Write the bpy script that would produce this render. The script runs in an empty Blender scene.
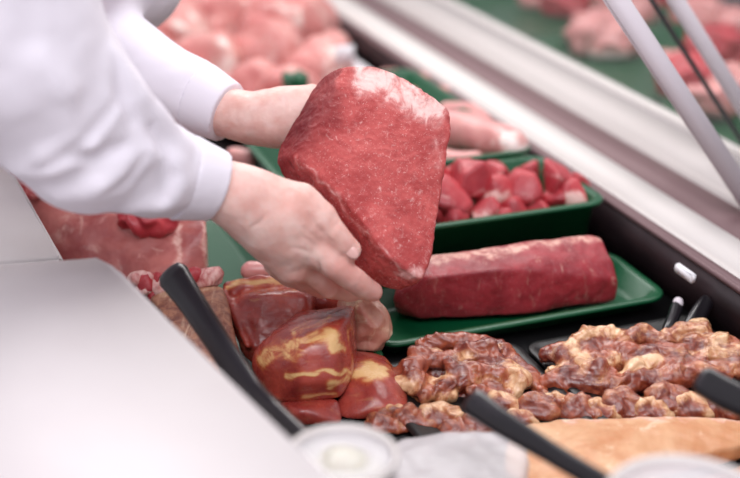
import bpy, bmesh, math, random
import numpy as np
import openvdb
from mathutils import Vector, Matrix, noise

# ---------------------------------------------------------------- camera, world, light, exposure
F = 1250.0; PITCH = math.radians(23.3); CH = 0.683; YAW = math.radians(20.2)
CP, SP = math.cos(PITCH), math.sin(PITCH)
SC = bpy.context.scene
COL = SC.collection
cam_d = bpy.data.cameras.new('camera'); cam = bpy.data.objects.new('camera', cam_d); COL.objects.link(cam)
cam.location = (0, 0, CH); cam.rotation_euler = (math.pi/2 - PITCH, 0, 0)
cam_d.sensor_width = 36; cam_d.lens = F/740*36; cam_d.clip_start = .02
cam_d.dof.use_dof = True; cam_d.dof.focus_distance = 1.34; cam_d.dof.aperture_fstop = 2.2
SC.camera = cam
SC.view_settings.view_transform = 'Standard'; SC.view_settings.look = 'None'
SC.view_settings.exposure = 0.08; SC.view_settings.gamma = 1; SC.view_settings.use_curve_mapping = False
w = bpy.data.worlds.new('world'); SC.world = w; w.use_nodes = True
w.node_tree.nodes['Background'].inputs[0].default_value = (.93, .88, .95, 1)
w.node_tree.nodes['Background'].inputs[1].default_value = .5

def C(u, v, z=0):      # counter frame: u runs away along the counter, v across it
    return Vector((-math.sin(YAW)*u + math.cos(YAW)*v, math.cos(YAW)*u + math.sin(YAW)*v, z))
def area(name, loc, target, sx, sy, power, col):
    l = bpy.data.lights.new(name, 'AREA'); l.shape = 'RECTANGLE'; l.size = sx; l.size_y = sy; l.energy = power; l.color = col
    o = bpy.data.objects.new(name, l); COL.objects.link(o); o.location = loc
    o.rotation_euler = (Vector(target)-Vector(loc)).to_track_quat('-Z', 'Y').to_euler()
    return o
area('case_light', C(2.0, .95, 1.35), C(1.35, .5, .05), 1.8, .5, 17, (1, .97, .95))
area('ceiling_light_near', C(-.3, .1, 2.4), C(1.0, .25, .1), 1.8, 1.4, 46, (.97, .95, 1))
area('worktop_fill', C(.1, -1.3, 1.7), C(1.1, .05, .2), .9, .9, 9, (.97, .96, 1))  # added fill lamp to brighten the far edge of the worktop
area('ceiling_light_far', C(3.4, .3, 1.9), C(2.2, .6, .1), 2.0, .8, 20, (1, .97, .96))

# ---------------------------------------------------------------- projection helpers
def P(px, py, d):
    xc = (px-370)/F*d; yc = -(py-239)/F*d
    return np.array((xc, d*CP+yc*SP, CH-d*SP+yc*CP))
def G(px, py, z=0.0):
    return P(px, py, (CH-z)/(SP+CP*(py-239)/F))
def proj(V):
    d = V[:, 1]*CP-(V[:, 2]-CH)*SP; yc = V[:, 1]*SP+(V[:, 2]-CH)*CP
    return 370+F*V[:, 0]/d, 239-F*yc/d, d
def cc(u, v, z=0.0): return np.array(C(u, v, z))

# ---------------------------------------------------------------- materials
def lin(h):
    h = h.lstrip('#'); r = []
    for i in (0, 2, 4):
        c = int(h[i:i+2], 16)/255; r.append(c/12.92 if c <= .04045 else ((c+.055)/1.055)**2.4)
    return (*r, 1)
class NT:
    def __init__(s, name):
        s.m = bpy.data.materials.new(name); s.m.use_nodes = True; s.t = s.m.node_tree
        s.b = s.t.nodes['Principled BSDF']; s.tc = s.t.nodes.new('ShaderNodeTexCoord').outputs['Object']
    def n(s, t): return s.t.nodes.new(t)
    def l(s, a, b): s.t.links.new(a, b)
    def noise(s, scale, detail=4, rough=.55, stretch=None, dist=0, rot=None):
        n = s.n('ShaderNodeTexNoise'); n.inputs['Scale'].default_value = scale; n.inputs['Detail'].default_value = detail
        n.inputs['Roughness'].default_value = rough; n.inputs['Distortion'].default_value = dist
        if stretch or rot:
            mp = s.n('ShaderNodeMapping'); s.l(s.tc, mp.inputs[0])
            if stretch: mp.inputs['Scale'].default_value = stretch
            if rot: mp.inputs['Rotation'].default_value = rot
            s.l(mp.outputs[0], n.inputs['Vector'])
        else: s.l(s.tc, n.inputs['Vector'])
        return n.outputs[0]
    def ramp(s, src, a, b):
        r = s.n('ShaderNodeMapRange'); r.inputs[1].default_value = a; r.inputs[2].default_value = b
        r.interpolation_type = 'SMOOTHSTEP'; s.l(src, r.inputs[0]); return r.outputs[0]
    def mix(s, f, a, b):
        m = s.n('ShaderNodeMix'); m.data_type = 'RGBA'
        if isinstance(f, float): m.inputs[0].default_value = f
        else: s.l(f, m.inputs[0])
        for k, x in ((6, a), (7, b)):
            if isinstance(x, tuple): m.inputs[k].default_value = x
            else: s.l(x, m.inputs[k])
        return m.outputs[2]
    def math(s, op, a, b):
        m = s.n('ShaderNodeMath'); m.operation = op
        for k, x in ((0, a), (1, b)):
            if isinstance(x, (int, float)): m.inputs[k].default_value = x
            else: s.l(x, m.inputs[k])
        return m.outputs[0]
    def attr(s, name):
        a = s.n('ShaderNodeAttribute'); a.attribute_name = name; return a.outputs['Fac']
    def bump(s, src, strength, dist=.001, prev=None):
        b = s.n('ShaderNodeBump'); b.inputs['Strength'].default_value = strength; b.inputs['Distance'].default_value = dist
        s.l(src, b.inputs['Height'])
        if prev is not None: s.l(prev, b.inputs['Normal'])
        return b.outputs[0]
    def fin(s, col, rough=.5, nrm=None, coat=0, sss=0, spec=.5, metal=0, coatr=.15):
        if isinstance(col, tuple): s.b.inputs['Base Color'].default_value = col
        else: s.l(col, s.b.inputs['Base Color'])
        if isinstance(rough, float): s.b.inputs['Roughness'].default_value = rough
        else: s.l(rough, s.b.inputs['Roughness'])
        if nrm is not None:
            s.l(nrm, s.b.inputs['Normal'])
            if coat: s.l(nrm, s.b.inputs['Coat Normal'])
        s.b.inputs['Coat Weight'].default_value = coat; s.b.inputs['Coat Roughness'].default_value = coatr
        s.b.inputs['Specular IOR Level'].default_value = spec; s.b.inputs['Metallic'].default_value = metal
        if sss:
            s.b.inputs['Subsurface Weight'].default_value = sss; s.b.inputs['Subsurface Radius'].default_value = (1, .35, .25)
            s.b.inputs['Subsurface Scale'].default_value = .006
        return s.m
def meat(name, lean, dark, fat, marb=.35, mscale=90, rough=.38, coat=.3, bump=.5, stretch=(1, 1, 1), rot=None, big=14, sss=.12, specks=0, coatr=.15, mid=None, deep=None, wobble=.9, wscale=55, soft=.3, patch=0, spec=.5):
    s = NT(name)
    big_ = s.ramp(s.noise(big, 5, .65, dist=.6), .3, .7)
    c = s.mix(big_, lin(dark), lin(lean))
    vein = s.noise(mscale, 7, .68, stretch, .8, rot)
    c = s.mix(s.math('MULTIPLY', s.ramp(s.noise(mscale*.8, 5, .6, stretch, 1.5, rot), .5, .72), .45), c, lin(dark))
    at = s.attr('fat')
    wob = s.math('MULTIPLY', s.math('SUBTRACT', s.noise(wscale, 7, .68, stretch, 1.0, rot), .5), wobble*2)
    if patch: at = s.math('ADD', at, s.math('MULTIPLY', s.ramp(s.noise(wscale*.5, 5, .6, stretch, 1.5, rot), .48, .68), patch))
    fsum = s.math('ADD', at, s.math('MULTIPLY', wob, s.math('ADD', s.ramp(at, -.2, .5), .12)))
    mid = mid or fat
    fatc = s.mix(s.ramp(fsum, .35, .95), lin(mid), lin(fat))
    c = s.mix(s.ramp(fsum, .5-soft, .5+soft), c, fatc)
    c = s.mix(s.math('MULTIPLY', s.ramp(vein, .56, .74), marb), c, lin(fat))
    if specks:
        c = s.mix(s.math('MULTIPLY', s.ramp(s.noise(330, 4, .6, dist=2), .6, .7), specks), c, lin('f2d8d4'))
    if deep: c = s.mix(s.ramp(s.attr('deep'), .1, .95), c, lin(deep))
    b1 = s.bump(s.noise(mscale*1.2, 7, .7, stretch, .6, rot), bump, .002)
    b2 = s.bump(s.noise(480, 4, .6), bump*.6, .0007, b1)
    rr = s.ramp(s.noise(60, 3), .3, .7)
    r = s.math('MULTIPLY_ADD', rr, .18); s.t.nodes[-1].inputs[2].default_value = rough-.09
    return s.fin(c, r, b2, coat, sss, spec=spec, coatr=coatr)
def plain(name, col, rough=.4, metal=0, coat=0, bumps=0, bscale=200, var=None):
    s = NT(name); c = lin(col)
    if var: c = s.mix(s.ramp(s.noise(9, 4), .3, .7), lin(col), lin(var))
    nr = s.bump(s.noise(bscale, 3), bumps, .0006) if bumps else None
    return s.fin(c, rough, nr, coat, metal=metal)

M = {}
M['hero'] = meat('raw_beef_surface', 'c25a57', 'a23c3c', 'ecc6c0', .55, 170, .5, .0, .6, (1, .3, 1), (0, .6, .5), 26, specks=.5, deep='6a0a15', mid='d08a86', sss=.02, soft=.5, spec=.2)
M['beef'] = meat('raw_beef_loin', 'ab323c', '841d28', 'd8a999', .5, 90, .45, .08, .5, (1, 1, .35), (0, .7, .3), big=18, specks=.2, mid='c98a80')
M['cubes'] = meat('diced_beef', 'cb4a50', 'a62a36', 'f0c4bc', .6, 45, .42, .15, .5, mid='de8f8a', patch=.35)
M['pork'] = meat('raw_pork', 'c0746c', '8f3c3c', 'dcb4a8', .6, 30, .42, .2, .5, big=12, mid='cf9088', patch=.3)
M['pile'] = meat('raw_pork_pile', 'dda9a1', 'c46c69', 'f2e4dc', .9, 16, .5, .12, .3, big=9, mid='e3b8ae', patch=.6, wscale=18)
M['pink'] = meat('pale_pork', 'dca29b', 'c98280', 'f4e6e0', .4, 30, .4, .3, .3, big=12, mid='e3b8b0')
M['cured'] = meat('cured_ham', 'b24a3c', '842c2a', 'e0b67c', .3, 38, .28, .4, .35, (.5, 1, 2.4), (0, .25, 0), big=16, mid='c86a38', wobble=.8, soft=.45, patch=.22, wscale=45, sss=.05)
M['knuckle'] = meat('pale_knuckle', 'd8a68e', 'bb6e60', 'eed7b8', .5, 40, .4, .3, .5, mid='e0b494', patch=.3)
M['marin'] = meat('marinated_neck', 'b25a3c', '601d18', 'e8bd92', .45, 55, .2, .9, .75, big=38, coatr=.1, mid='d6935f', patch=.22, wscale=60, soft=.4, sss=.03)
M['slab'] = meat('smoked_belly', 'e2b78f', 'c17f50', 'f0d6b8', .8, 26, .5, .15, .4, (1, 1, 3), big=9, mid='d99c90')
M['rind'] = meat('smoked_rind', 'bd8567', '7c4032', 'e8cbae', 1.0, 75, .45, .15, .9, (1, .12, 1), (.5, 0, .35), 60, patch=.3, wscale=40, mid='c99672')
M['green'] = plain('green_tray_plastic', '04502f', .38, coat=.15)
M['black'] = plain('black_tray_plastic', '08080a', .45, coat=.05)
M['handle'] = plain('black_handle_plastic', '0d0a12', .3, coat=.5)
M['steel'] = plain('brushed_steel', 'd9d1d7', .5)
M['trim'] = plain('mauve_anodised_trim', '7c6264', .5, metal=.1)
M['sill'] = plain('white_enamel_sill', 'dcd6d2', .6)
M['sill2'] = plain('pale_grey_sill', 'c6bfbc', .6)
M['grey'] = plain('grey_sill_seal', 'a79fa0', .5)
M['darkwall'] = plain('dark_case_metal', '3a2c2f', .38, metal=.35, bumps=.5, bscale=60, var='241b1e')
M['white'] = plain('white_worktop', 'dcd6d6', .85, var='d9d2d2')
M['tag'] = plain('white_card', 'efeef2', .6)
M['floorm'] = plain('grey_floor_tiles', 'a8a0a0', .5)
def coat_mat():
    s = NT('white_cotton_coat')
    wv = s.noise(900, 2); fold = s.noise(28, 4, .6)
    b = s.bump(wv, .12, .0003, s.bump(fold, .25, .002))
    s.b.inputs['Sheen Weight'].default_value = .15
    return s.fin(lin('ebe6ef'), .85, b, 0, .0)
M['coat'] = coat_mat()
def skin_mat():
    s = NT('skin')
    c = s.mix(s.ramp(s.noise(38, 4), .3, .7), lin('e0aca0'), lin('efcbc1'))
    c = s.mix(s.math('MULTIPLY', s.attr('fat'), .75), c, lin('d68f84'))
    b = s.bump(s.noise(110, 6, .7, (1, 2.2, 1), .6), .35, .0011)
    b = s.bump(s.noise(600, 3), .18, .0004, b)
    return s.fin(c, .48, b, .05, .25)
M['skin'] = skin_mat()
M['nail'] = plain('finger_nail', 'e0b0a8', .25, coat=.3)
def clear(name, col, a, rough=.15):
    s = NT(name); tr = s.n('ShaderNodeBsdfTransparent'); mx = s.n('ShaderNodeMixShader'); mx.inputs[0].default_value = a
    out = s.t.nodes['Material Output']; s.fin(lin(col), rough)
    s.l(tr.outputs[0], mx.inputs[1]); s.l(s.b.outputs[0], mx.inputs[2]); s.l(mx.outputs[0], out.inputs[0]); return s.m
M['clear'] = clear('clear_plastic', 'e8e4e6', .45, .2)
M['film'] = clear('cloudy_plastic', 'eee9ea', .5, .3)
M['glass'] = clear('display_glass', 'c8cccb', .06, .05)
M['salad'] = meat('creamy_salad', 'cfcabf', 'b9b8a8', 'e2dfd6', .8, 60, .4, .3, .4, big=40)

# ---------------------------------------------------------------- objects
WL = {}
def link(name, me, mat, parent=None, base=None):
    V = np.empty(len(me.vertices)*3, dtype=np.float32); me.vertices.foreach_get('co', V); V = V.reshape(-1, 3)
    org = np.array(((V[:, 0].min()+V[:, 0].max())/2, (V[:, 1].min()+V[:, 1].max())/2, V[:, 2].min())) if base is None else np.array(base)
    V = (V-org).astype(np.float32); me.vertices.foreach_set('co', V.ravel())
    for p in me.polygons: p.use_smooth = True
    me.materials.append(mat); me.update()
    o = bpy.data.objects.new(name, me); COL.objects.link(o); WL[o.name] = org
    if parent is not None: o.parent = parent; o.location = org-WL[parent.name]
    else: o.location = org
    return o
def thing(name, loc, label, cat, group=None):
    o = bpy.data.objects.new(name, None); COL.objects.link(o); o.location = loc; WL[o.name] = np.array(loc); o.empty_display_size = .03
    return tag(o, label, cat, group)
def tag(o, label, cat, group=None):
    o['label'] = label; o['category'] = cat
    if group: o['group'] = group
    return o
def struct(o): o['kind'] = 'structure'; return o
def bm_mesh(bm, name='m'):
    bmesh.ops.recalc_face_normals(bm, faces=bm.faces)
    me = bpy.data.meshes.new(name); bm.to_mesh(me); bm.free(); return me
def prism(quad, z0, z1, bev=.002, seg=2):     # quad: list of (x, y) world; extruded z0..z1
    bm = bmesh.new(); lo = [bm.verts.new((x, y, z0)) for x, y in quad]; hi = [bm.verts.new((x, y, z1)) for x, y in quad]
    n = len(quad); bm.faces.new(lo); bm.faces.new(hi)
    for i in range(n): bm.faces.new((lo[i], lo[(i+1) % n], hi[(i+1) % n], hi[i]))
    if bev: bmesh.ops.bevel(bm, geom=list(bm.edges), offset=bev, segments=seg, affect='EDGES', clamp_overlap=True)
    return bm_mesh(bm)
def cbox(u0, u1, v0, v1, z0, z1, bev=.002):
    return prism([tuple(C(a, b)[:2]) for a, b in ((u0, v0), (u1, v0), (u1, v1), (u0, v1))], z0, z1, bev)
def beam(a, b, w, t, side, bev=.001):   # box beam from a to b, width w along side, thickness t
    a, b, s = Vector(a), Vector(b), Vector(side).normalized(); d = (b-a).normalized(); n = d.cross(s).normalized(); s = n.cross(d)
    bm = bmesh.new(); vs = []
    for q in (a, b):
        for i, j in ((-1, -1), (1, -1), (1, 1), (-1, 1)): vs.append(bm.verts.new(q+s*w/2*i+n*t/2*j))
    for f in ((0, 1, 2, 3), (4, 5, 6, 7), (0, 1, 5, 4), (1, 2, 6, 5), (2, 3, 7, 6), (3, 0, 4, 7)): bm.faces.new([vs[i] for i in f])
    if bev: bmesh.ops.bevel(bm, geom=list(bm.edges), offset=bev, segments=2, affect='EDGES')
    return bm_mesh(bm)
def lathe(prof, cx, cy, n=48):
    bm = bmesh.new(); rings = []
    for r, z in prof: rings.append([bm.verts.new((cx+r*math.cos(2*math.pi*i/n), cy+r*math.sin(2*math.pi*i/n), z)) for i in range(n)])
    for a, b in zip(rings, rings[1:]):
        for i in range(n): bm.faces.new((a[i], a[(i+1) % n], b[(i+1) % n], b[i]))
    if prof[0][0] > 1e-4: pass
    return bm_mesh(bm)

# ---------------------------------------------------------------- signed-distance modelling
def caps(X, pts, rads, squash=None):
    D = None
    for i in range(len(pts)-1):
        a, b = np.array(pts[i], np.float32), np.array(pts[i+1], np.float32); ab = b-a
        L = max(float(ab@ab), 1e-10)
        t = np.clip(((X-a)@ab)/L, 0, 1)
        q = X-a-t[..., None]*ab
        d = np.sqrt((q*q).sum(-1))-(rads[i]+(rads[i+1]-rads[i])*t)
        D = d if D is None else np.minimum(D, d)
    if len(pts) == 1: q = X-np.array(pts[0], np.float32); D = np.sqrt((q*q).sum(-1))-rads[0]
    return D
def hull_planes(pts):
    bm = bmesh.new()
    for p in pts: bm.verts.new(p)
    r = bmesh.ops.convex_hull(bm, input=bm.verts)
    bmesh.ops.dissolve_limit(bm, angle_limit=.02, verts=bm.verts, edges=bm.edges)
    bmesh.ops.recalc_face_normals(bm, faces=bm.faces)
    c = np.mean(np.array(pts), 0); pl = []
    for f in bm.faces:
        n = np.array(f.normal); p = np.array(f.verts[0].co)
        if (c-p)@n > 0: n = -n
        pl.append((n, float(n@p)))
    bm.free(); return pl
def prim(pts, r, fat=0.0): return ('c', [np.array(p, float) for p in pts], list(r) if hasattr(r, '__len__') else [r]*len(pts), fat)
def hull(pts, r=.006, fat=0.0): return ('h', [np.array(p, float) for p in pts], r, fat)
def pxc(chain, fat=0.0):   # chain of (px, py, depth, radius in px)
    return prim([P(a, b, d) for a, b, d, r in chain], [r/F*d for a, b, d, r in chain], fat)
def pdist(X, p):
    if p[0] == 'c': return caps(X, p[1], p[2])
    pl = p[4] if len(p) > 4 else hull_planes(p[1]); r = p[2]
    ds = [(X@n.astype(np.float32))-(d+r*.1) for n, d in pl]
    m = ds[0]
    for d in ds[1:]: m = np.maximum(m, d)
    s = sum(np.exp(np.clip((d-m)/(r*.35), -30, 0)) for d in ds)
    return m+np.log(s)*r*.35
def field(X, groups, k=.006):
    D = None
    for g in groups:
        kk = g[0]; ds = [pdist(X, p) for p in g[1]]
        if len(ds) == 1: d = ds[0]
        else:
            m = ds[0]
            for e in ds[1:]: m = np.minimum(m, e)
            d = m-kk*np.log(sum(np.exp(np.clip(-(e-m)/kk, -30, 0)) for e in ds))
        if D is None: D = d
        else:
            h = np.maximum(k-np.abs(D-d), 0)/k; D = np.minimum(D, d)-h*h*k*.25
    return D
def sdf_mesh(groups, vox=.002, k=.006, disp=(), cut=None, paint=(), extra=None, smooth=1, fatw=.006, seed=0, zf=None):
    if zf is not None:
        cut0 = cut; cut = lambda X, d: np.maximum(d if cut0 is None else cut0(X, d), zf-X[..., 2])
    if not isinstance(groups[0], tuple) or not isinstance(groups[0][1], list) or isinstance(groups[0][0], str): groups = [(k, list(groups))]
    groups = [(g[0], [(p+(hull_planes(p[1]),)) if p[0] == 'h' else p for p in g[1]]) for g in groups]
    lo = np.full(3, 1e9); hi = -lo
    for g in groups:
        for p in g[1]:
            A = np.array(p[1]); rr = max(p[2]) if p[0] == 'c' else .004
            lo = np.minimum(lo, A.min(0)-rr); hi = np.maximum(hi, A.max(0)+rr)
    lo -= 4*vox+.004; hi += 4*vox+.004
    n = np.ceil((hi-lo)/vox).astype(int)+1
    D = np.empty(tuple(n), np.float32)
    ys = (lo[1]+vox*np.arange(n[1])).astype(np.float32); zs = (lo[2]+vox*np.arange(n[2])).astype(np.float32)
    xs = (lo[0]+vox*np.arange(n[0])).astype(np.float32); B = 12
    br = B*vox*.87+6*vox+.004
    bc = [np.arange(0, m, B) for m in n]
    ctr = np.stack(np.meshgrid(*[(lo[a]+vox*(bc[a]+B/2)).astype(np.float32) for a in range(3)], indexing='ij'), -1)
    dc = field(ctr, groups, k)
    if cut is not None: dc = cut(ctr, dc)
    D[:] = 9.0
    act = np.abs(dc) < br*1.15
    for a, b, c in np.argwhere(~act):
        D[a*B:a*B+B, b*B:b*B+B, c*B:c*B+B] = 9.0 if dc[a, b, c] > 0 else -9.0
    for a in range(act.shape[0]):
        row = np.argwhere(act[a])
        if not len(row): continue
        X = []
        for b, c in row:
            X.append(np.stack(np.meshgrid(lo[0]+vox*(a*B+np.arange(B)), lo[1]+vox*(b*B+np.arange(B)), lo[2]+vox*(c*B+np.arange(B)), indexing='ij'), -1))
        X = np.array(X, np.float32); d = field(X, groups, k)
        if cut is not None: d = cut(X, d)
        for (b, c), e in zip(row, d):
            T = D[a*B:a*B+B, b*B:b*B+B, c*B:c*B+B]; T[...] = e[:T.shape[0], :T.shape[1], :T.shape[2]]
    g = openvdb.FloatGrid(); D = np.clip(D, -4*vox, 4*vox); g.background = float(4*vox); g.copyFromArray(D)
    V, Q = g.convertToQuads(0.0); V = V.astype(np.float64)*vox+lo
    Q = Q.astype(np.int64)
    for _ in range(smooth):
        acc = np.zeros_like(V); cnt = np.zeros(len(V))
        for a, b in ((0, 1), (1, 2), (2, 3), (3, 0)):
            np.add.at(acc, Q[:, a], V[Q[:, b]]); np.add.at(cnt, Q[:, a], 1)
            np.add.at(acc, Q[:, b], V[Q[:, a]]); np.add.at(cnt, Q[:, b], 1)
        V = V*.5+.5*acc/np.maximum(cnt, 1)[:, None]
    # orientation
    fn = np.cross(V[Q[:, 1]]-V[Q[:, 0]], V[Q[:, 2]]-V[Q[:, 0]])
    if (fn*V[Q[:, 0]]).sum() < 0: Q = Q[:, ::-1]; fn = -fn
    if disp:
        N = np.zeros_like(V)
        for a in range(4): np.add.at(N, Q[:, a], fn)
        N /= np.linalg.norm(N, axis=1)[:, None]+1e-12
        off = np.zeros(len(V)); sv = Vector((seed*7.3, seed*3.1, 0))
        for amp, sc_, ty in disp:
            for j in range(len(V)):
                p = Vector(V[j]*sc_)+sv
                x = (1-3*abs(noise.noise(p+1.2*noise.noise_vector(p*.8)))) if ty == 'w' else noise.fractal(p, 1, 2, 3) if ty == 'f' else (1-2*abs(noise.noise(p))) if ty == 'r' else noise.noise(p)
                off[j] += amp*x
        V = V+N*off[:, None]
    if zf is not None: V[:, 2] = np.maximum(V[:, 2], zf)
    W = np.zeros(len(V))
    allp = [p for g_ in groups for p in g_[1]]
    if any(p[3] for p in allp):
        X = V.astype(np.float32); num = np.zeros(len(V)); den = np.zeros(len(V))
        ds = [pdist(X, p) for p in allp]; m = np.min(ds, 0)
        for p, d in zip(allp, ds): e = np.exp(-(d-m)/fatw*3); num += e*p[3]; den += e
        W = num/den
    if paint:
        px, py, _ = proj(V)
        jj = np.array([tuple(noise.noise_vector(Vector(v)*55)) for v in V]); px = px+7*jj[:, 0]; py = py+7*jj[:, 1]
        for pts, r, val in paint:
            dd = np.full(len(V), 1e9)
            for (x0, y0), (x1, y1) in zip(pts, pts[1:] if len(pts) > 1 else pts):
                L = max((x1-x0)**2+(y1-y0)**2, 1e-6); t = np.clip(((px-x0)*(x1-x0)+(py-y0)*(y1-y0))/L, 0, 1)
                dd = np.minimum(dd, np.hypot(px-x0-t*(x1-x0), py-y0-t*(y1-y0)))
            f = np.clip(1.3-dd/r*.8, 0, 1); W = W*(1-f)+val*f
    me = bpy.data.meshes.new('m'); me.vertices.add(len(V)); me.vertices.foreach_set('co', V.astype(np.float32).ravel())
    me.loops.add(len(Q)*4); me.loops.foreach_set('vertex_index', Q.astype(np.int32).ravel())
    me.polygons.add(len(Q)); me.polygons.foreach_set('loop_start', np.arange(0, len(Q)*4, 4, dtype=np.int32))
    me.update(calc_edges=True)
    at = me.attributes.new('fat', 'FLOAT', 'POINT'); at.data.foreach_set('value', np.maximum(W, 0).astype(np.float32))
    if (W < 0).any(): at = me.attributes.new('deep', 'FLOAT', 'POINT'); at.data.foreach_set('value', np.maximum(-W, 0).astype(np.float32))
    return me
def trace(px, py, groups, k=.006, d0=.7):   # depth of a modelled surface along a view ray
    d = d0
    for _ in range(60):
        s = float(field(P(px, py, d)[None, :].astype(np.float32), groups, k)[0])
        if s < .0004: return d
        d += s*.8
        if d > 3: return None
    return d

# ================================================================ THE SETTING
TOPZ = .075
def uvz(px, py, z): 
    p = G(px, py, z); return (-math.sin(YAW)*p[0]+math.cos(YAW)*p[1], math.cos(YAW)*p[0]+math.sin(YAW)*p[1])
fl = struct(link('floor', cbox(-3, 7, -3, 5, -.95, -.93, 0), M['floorm']))
UA, UB = .45, 4.2
case = thing('display_case', C(2, .5, -.93), 'refrigerated meat display case with dark bed and white front sill', 'display case')
link('case_base', cbox(UA, UB, -.12, 2.25, -.93, -.012, .004), M['sill'], case)
link('case_bed', cbox(UA, UB, -.10, .86, -.011, -.002, .001), M['black'], case)
link('outer_bed', cbox(UA, UB, 1.17, 2.2, -.011, -.002, .001), M['black'], case)  # bed added under the trays that stand in for the reflection
link('well_wall', cbox(UA, UB, .836, .85, -.002, TOPZ-.012, .001), M['darkwall'], case)
link('edge_trim', cbox(UA, UB, .834, .8495, TOPZ-.0118, TOPZ-.002, .002), M['trim'], case)
link('front_sill', cbox(UA, UB, .8505, .918, -.002, TOPZ, .006), M['sill'], case)
link('sill_channel', cbox(UA, UB, .9185, .988, -.002, TOPZ-.008, .002), M['trim'], case)
link('outer_sill', cbox(UA, UB, .9885, 1.082, -.002, TOPZ+.004, .004), M['sill2'], case)
link('sill_seal', cbox(UA, UB, 1.0825, 1.092, -.002, TOPZ+.001, .001), M['grey'], case)
link('sill_lip', cbox(UA, UB, 1.0925, 1.118, -.002, TOPZ+.004, .003), M['sill'], case)
link('outer_wall', cbox(UA, UB, 1.1185, 1.165, -.002, TOPZ-.03, .002), M['darkwall'], case)

# glass screen leaning over the case
lean = Vector(C(0, -.79, 1)).normalized()
def gp(u, v, z, s): return C(u, v, z)+lean*s
scr = thing('glass_screen', C(2.2, 1.1, TOPZ+.005), 'slanted glass screen leaning over the front sill', 'glass screen')
a0, b0 = C(1.41, 1.10, TOPZ+.006), C(4.1, 1.10, TOPZ+.006)
def pane(u0, u1):
    return beam(gp((u0+u1)/2, 1.10, TOPZ+.0065, 0), gp((u0+u1)/2, 1.10, TOPZ+.0065, .42), u1-u0, .005, C(1, 0, 0), .0008)
link('glass_pane', pane(1.405, 4.1), M['glass'], scr)
link('glass_pane', pane(.5, 1.4), M['glass'], scr)
link('pane_seam', beam(gp(1.4025, 1.10, TOPZ+.006, 0), gp(1.4025, 1.10, TOPZ+.006, .42), .0035, .006, C(1, 0, 0), 0), M['black'], scr)
f0 = Vector(G(749, 211, TOPZ)); 
u0_, v0_ = uvz(754, 209, TOPZ)
up = tag(link('steel_upright', beam(gp(u0_, v0_, TOPZ+.0005, -.0), gp(u0_, v0_, TOPZ, .45), .026, .008, lean.cross(Vector(C(1, 0, 0))), .001), M['steel']),
    'near slanted steel upright standing on the white sill in front of the glass', 'upright', 'slanted steel uprights')
u1_, v1_ = 1.40, 1.162  # far bar stands in for the near upright's reflection in the glass
up2 = tag(link('steel_upright', beam(gp(u1_, v1_, TOPZ-.029, 0), gp(u1_, v1_, TOPZ-.029, .5), .021, .008, lean.cross(Vector(C(1, 0, 0))), .001), M['steel']),
    'blurred bar standing in for the reflected steel upright, at the top right corner', 'upright', 'slanted steel uprights')

# white worktop of the serving side
q = [G(-60, 268, .2), G(100, 255, .2), G(118, 264, .2), G(344, 492, .2), G(420, 580, .2), G(-120, 600, .2)]
wt = tag(link('worktop', prism([tuple(p[:2]) for p in q], -.0015, .2, .006, 3), M['white']), 'broad white worktop filling the lower left foreground', 'worktop')
q = [G(-90, 100, .1595), G(-20, 112, .1595), G(63, 256.5, .1595), G(-90, 270, .1595)]
sh = tag(link('shelf_board', prism([tuple(p[:2]) for p in q], -.0015, .1595, .004, 2), M['white']), 'white board behind the worktop at the left edge', 'board')

# ================================================================ TRAYS
def rrect(u0, u1, v0, v1, r, n=6):
    pts = []
    for cu, cv, a0 in ((u1-r, v1-r, 0), (u0+r, v1-r, 90), (u0+r, v0+r, 180), (u1-r, v0+r, 270)):
        for i in range(n+1): a = math.radians(a0+90*i/n); pts.append((cu+r*math.cos(a), cv+r*math.sin(a)))
    return pts
def tray(name, u0, u1, v0, v1, h, mat, label, cat='tray', group=None, z=0.0, lip=.009, taper=.014, r=.022):
    prof = [(-taper-.004, z, 1), (-taper, z+.003, 1), (-.002, z+h-.004, 1), (lip-.002, z+h-.006, 1), (lip, z+h-.002, 1), (lip-.002, z+h, 1), (0, z+h, 1), (-.004, z+h-.002, 1), (-taper-.003, z+.007, 1), (-taper-.010, z+.004, 1)]
    bm = bmesh.new(); rings = []
    for o, zz, _ in prof: rings.append([bm.verts.new(C(a, b, zz)) for a, b in rrect(u0-o, u1+o, v0-o, v1+o, max(r+o, .006))])
    n = len(rings[0])
    for a, b in zip(rings, rings[1:]):
        for i in range(n): bm.faces.new((a[i], a[(i+1) % n], b[(i+1) % n], b[i]))
    bm.faces.new(rings[0]); bm.faces.new(rings[-1])
    return tag(link(name, bm_mesh(bm), mat), label, cat, group)
GT = 'green plastic trays along the case'
tray('meat_tray', 1.152, 1.285, .44, .80, .026, M['green'], 'shallow green tray under the single red beef loin', group=GT)
tray('meat_tray', 1.305, 1.485, .40, .80, .092, M['green'], 'deep green tray filled with diced red beef', group=GT)
tray('meat_tray', 1.502, 1.70, .43, .795, .098, M['green'], 'deep green tray with pink pork pieces behind the diced beef', group=GT)
tray('meat_tray', 1.717, 1.96, .67, .795, .095, M['green'], 'farthest green tray beside the white sill, right of the blurred pork heap', group=GT)
tray('meat_tray', 1.12, 1.285, .15, .425, .024, M['green'], 'shallow green tray under the ham pieces, its rounded corner left of the beef loin', group=GT)
tray('meat_tray', 1.305, 1.64, .125, .385, .03, M['green'], 'green tray holding the big pork joint below the white sleeve', group=GT)
BT = 'black trays in the front row'
tray('black_tray', .86, 1.125, .418, .585, .011, M['black'], 'black tray under the left folded marinated pork', group=BT, r=.012)
tray('black_tray', .86, 1.115, .606, .815, .011, M['black'], 'black tray under the large marinated pork at right', group=BT, r=.012)

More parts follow.
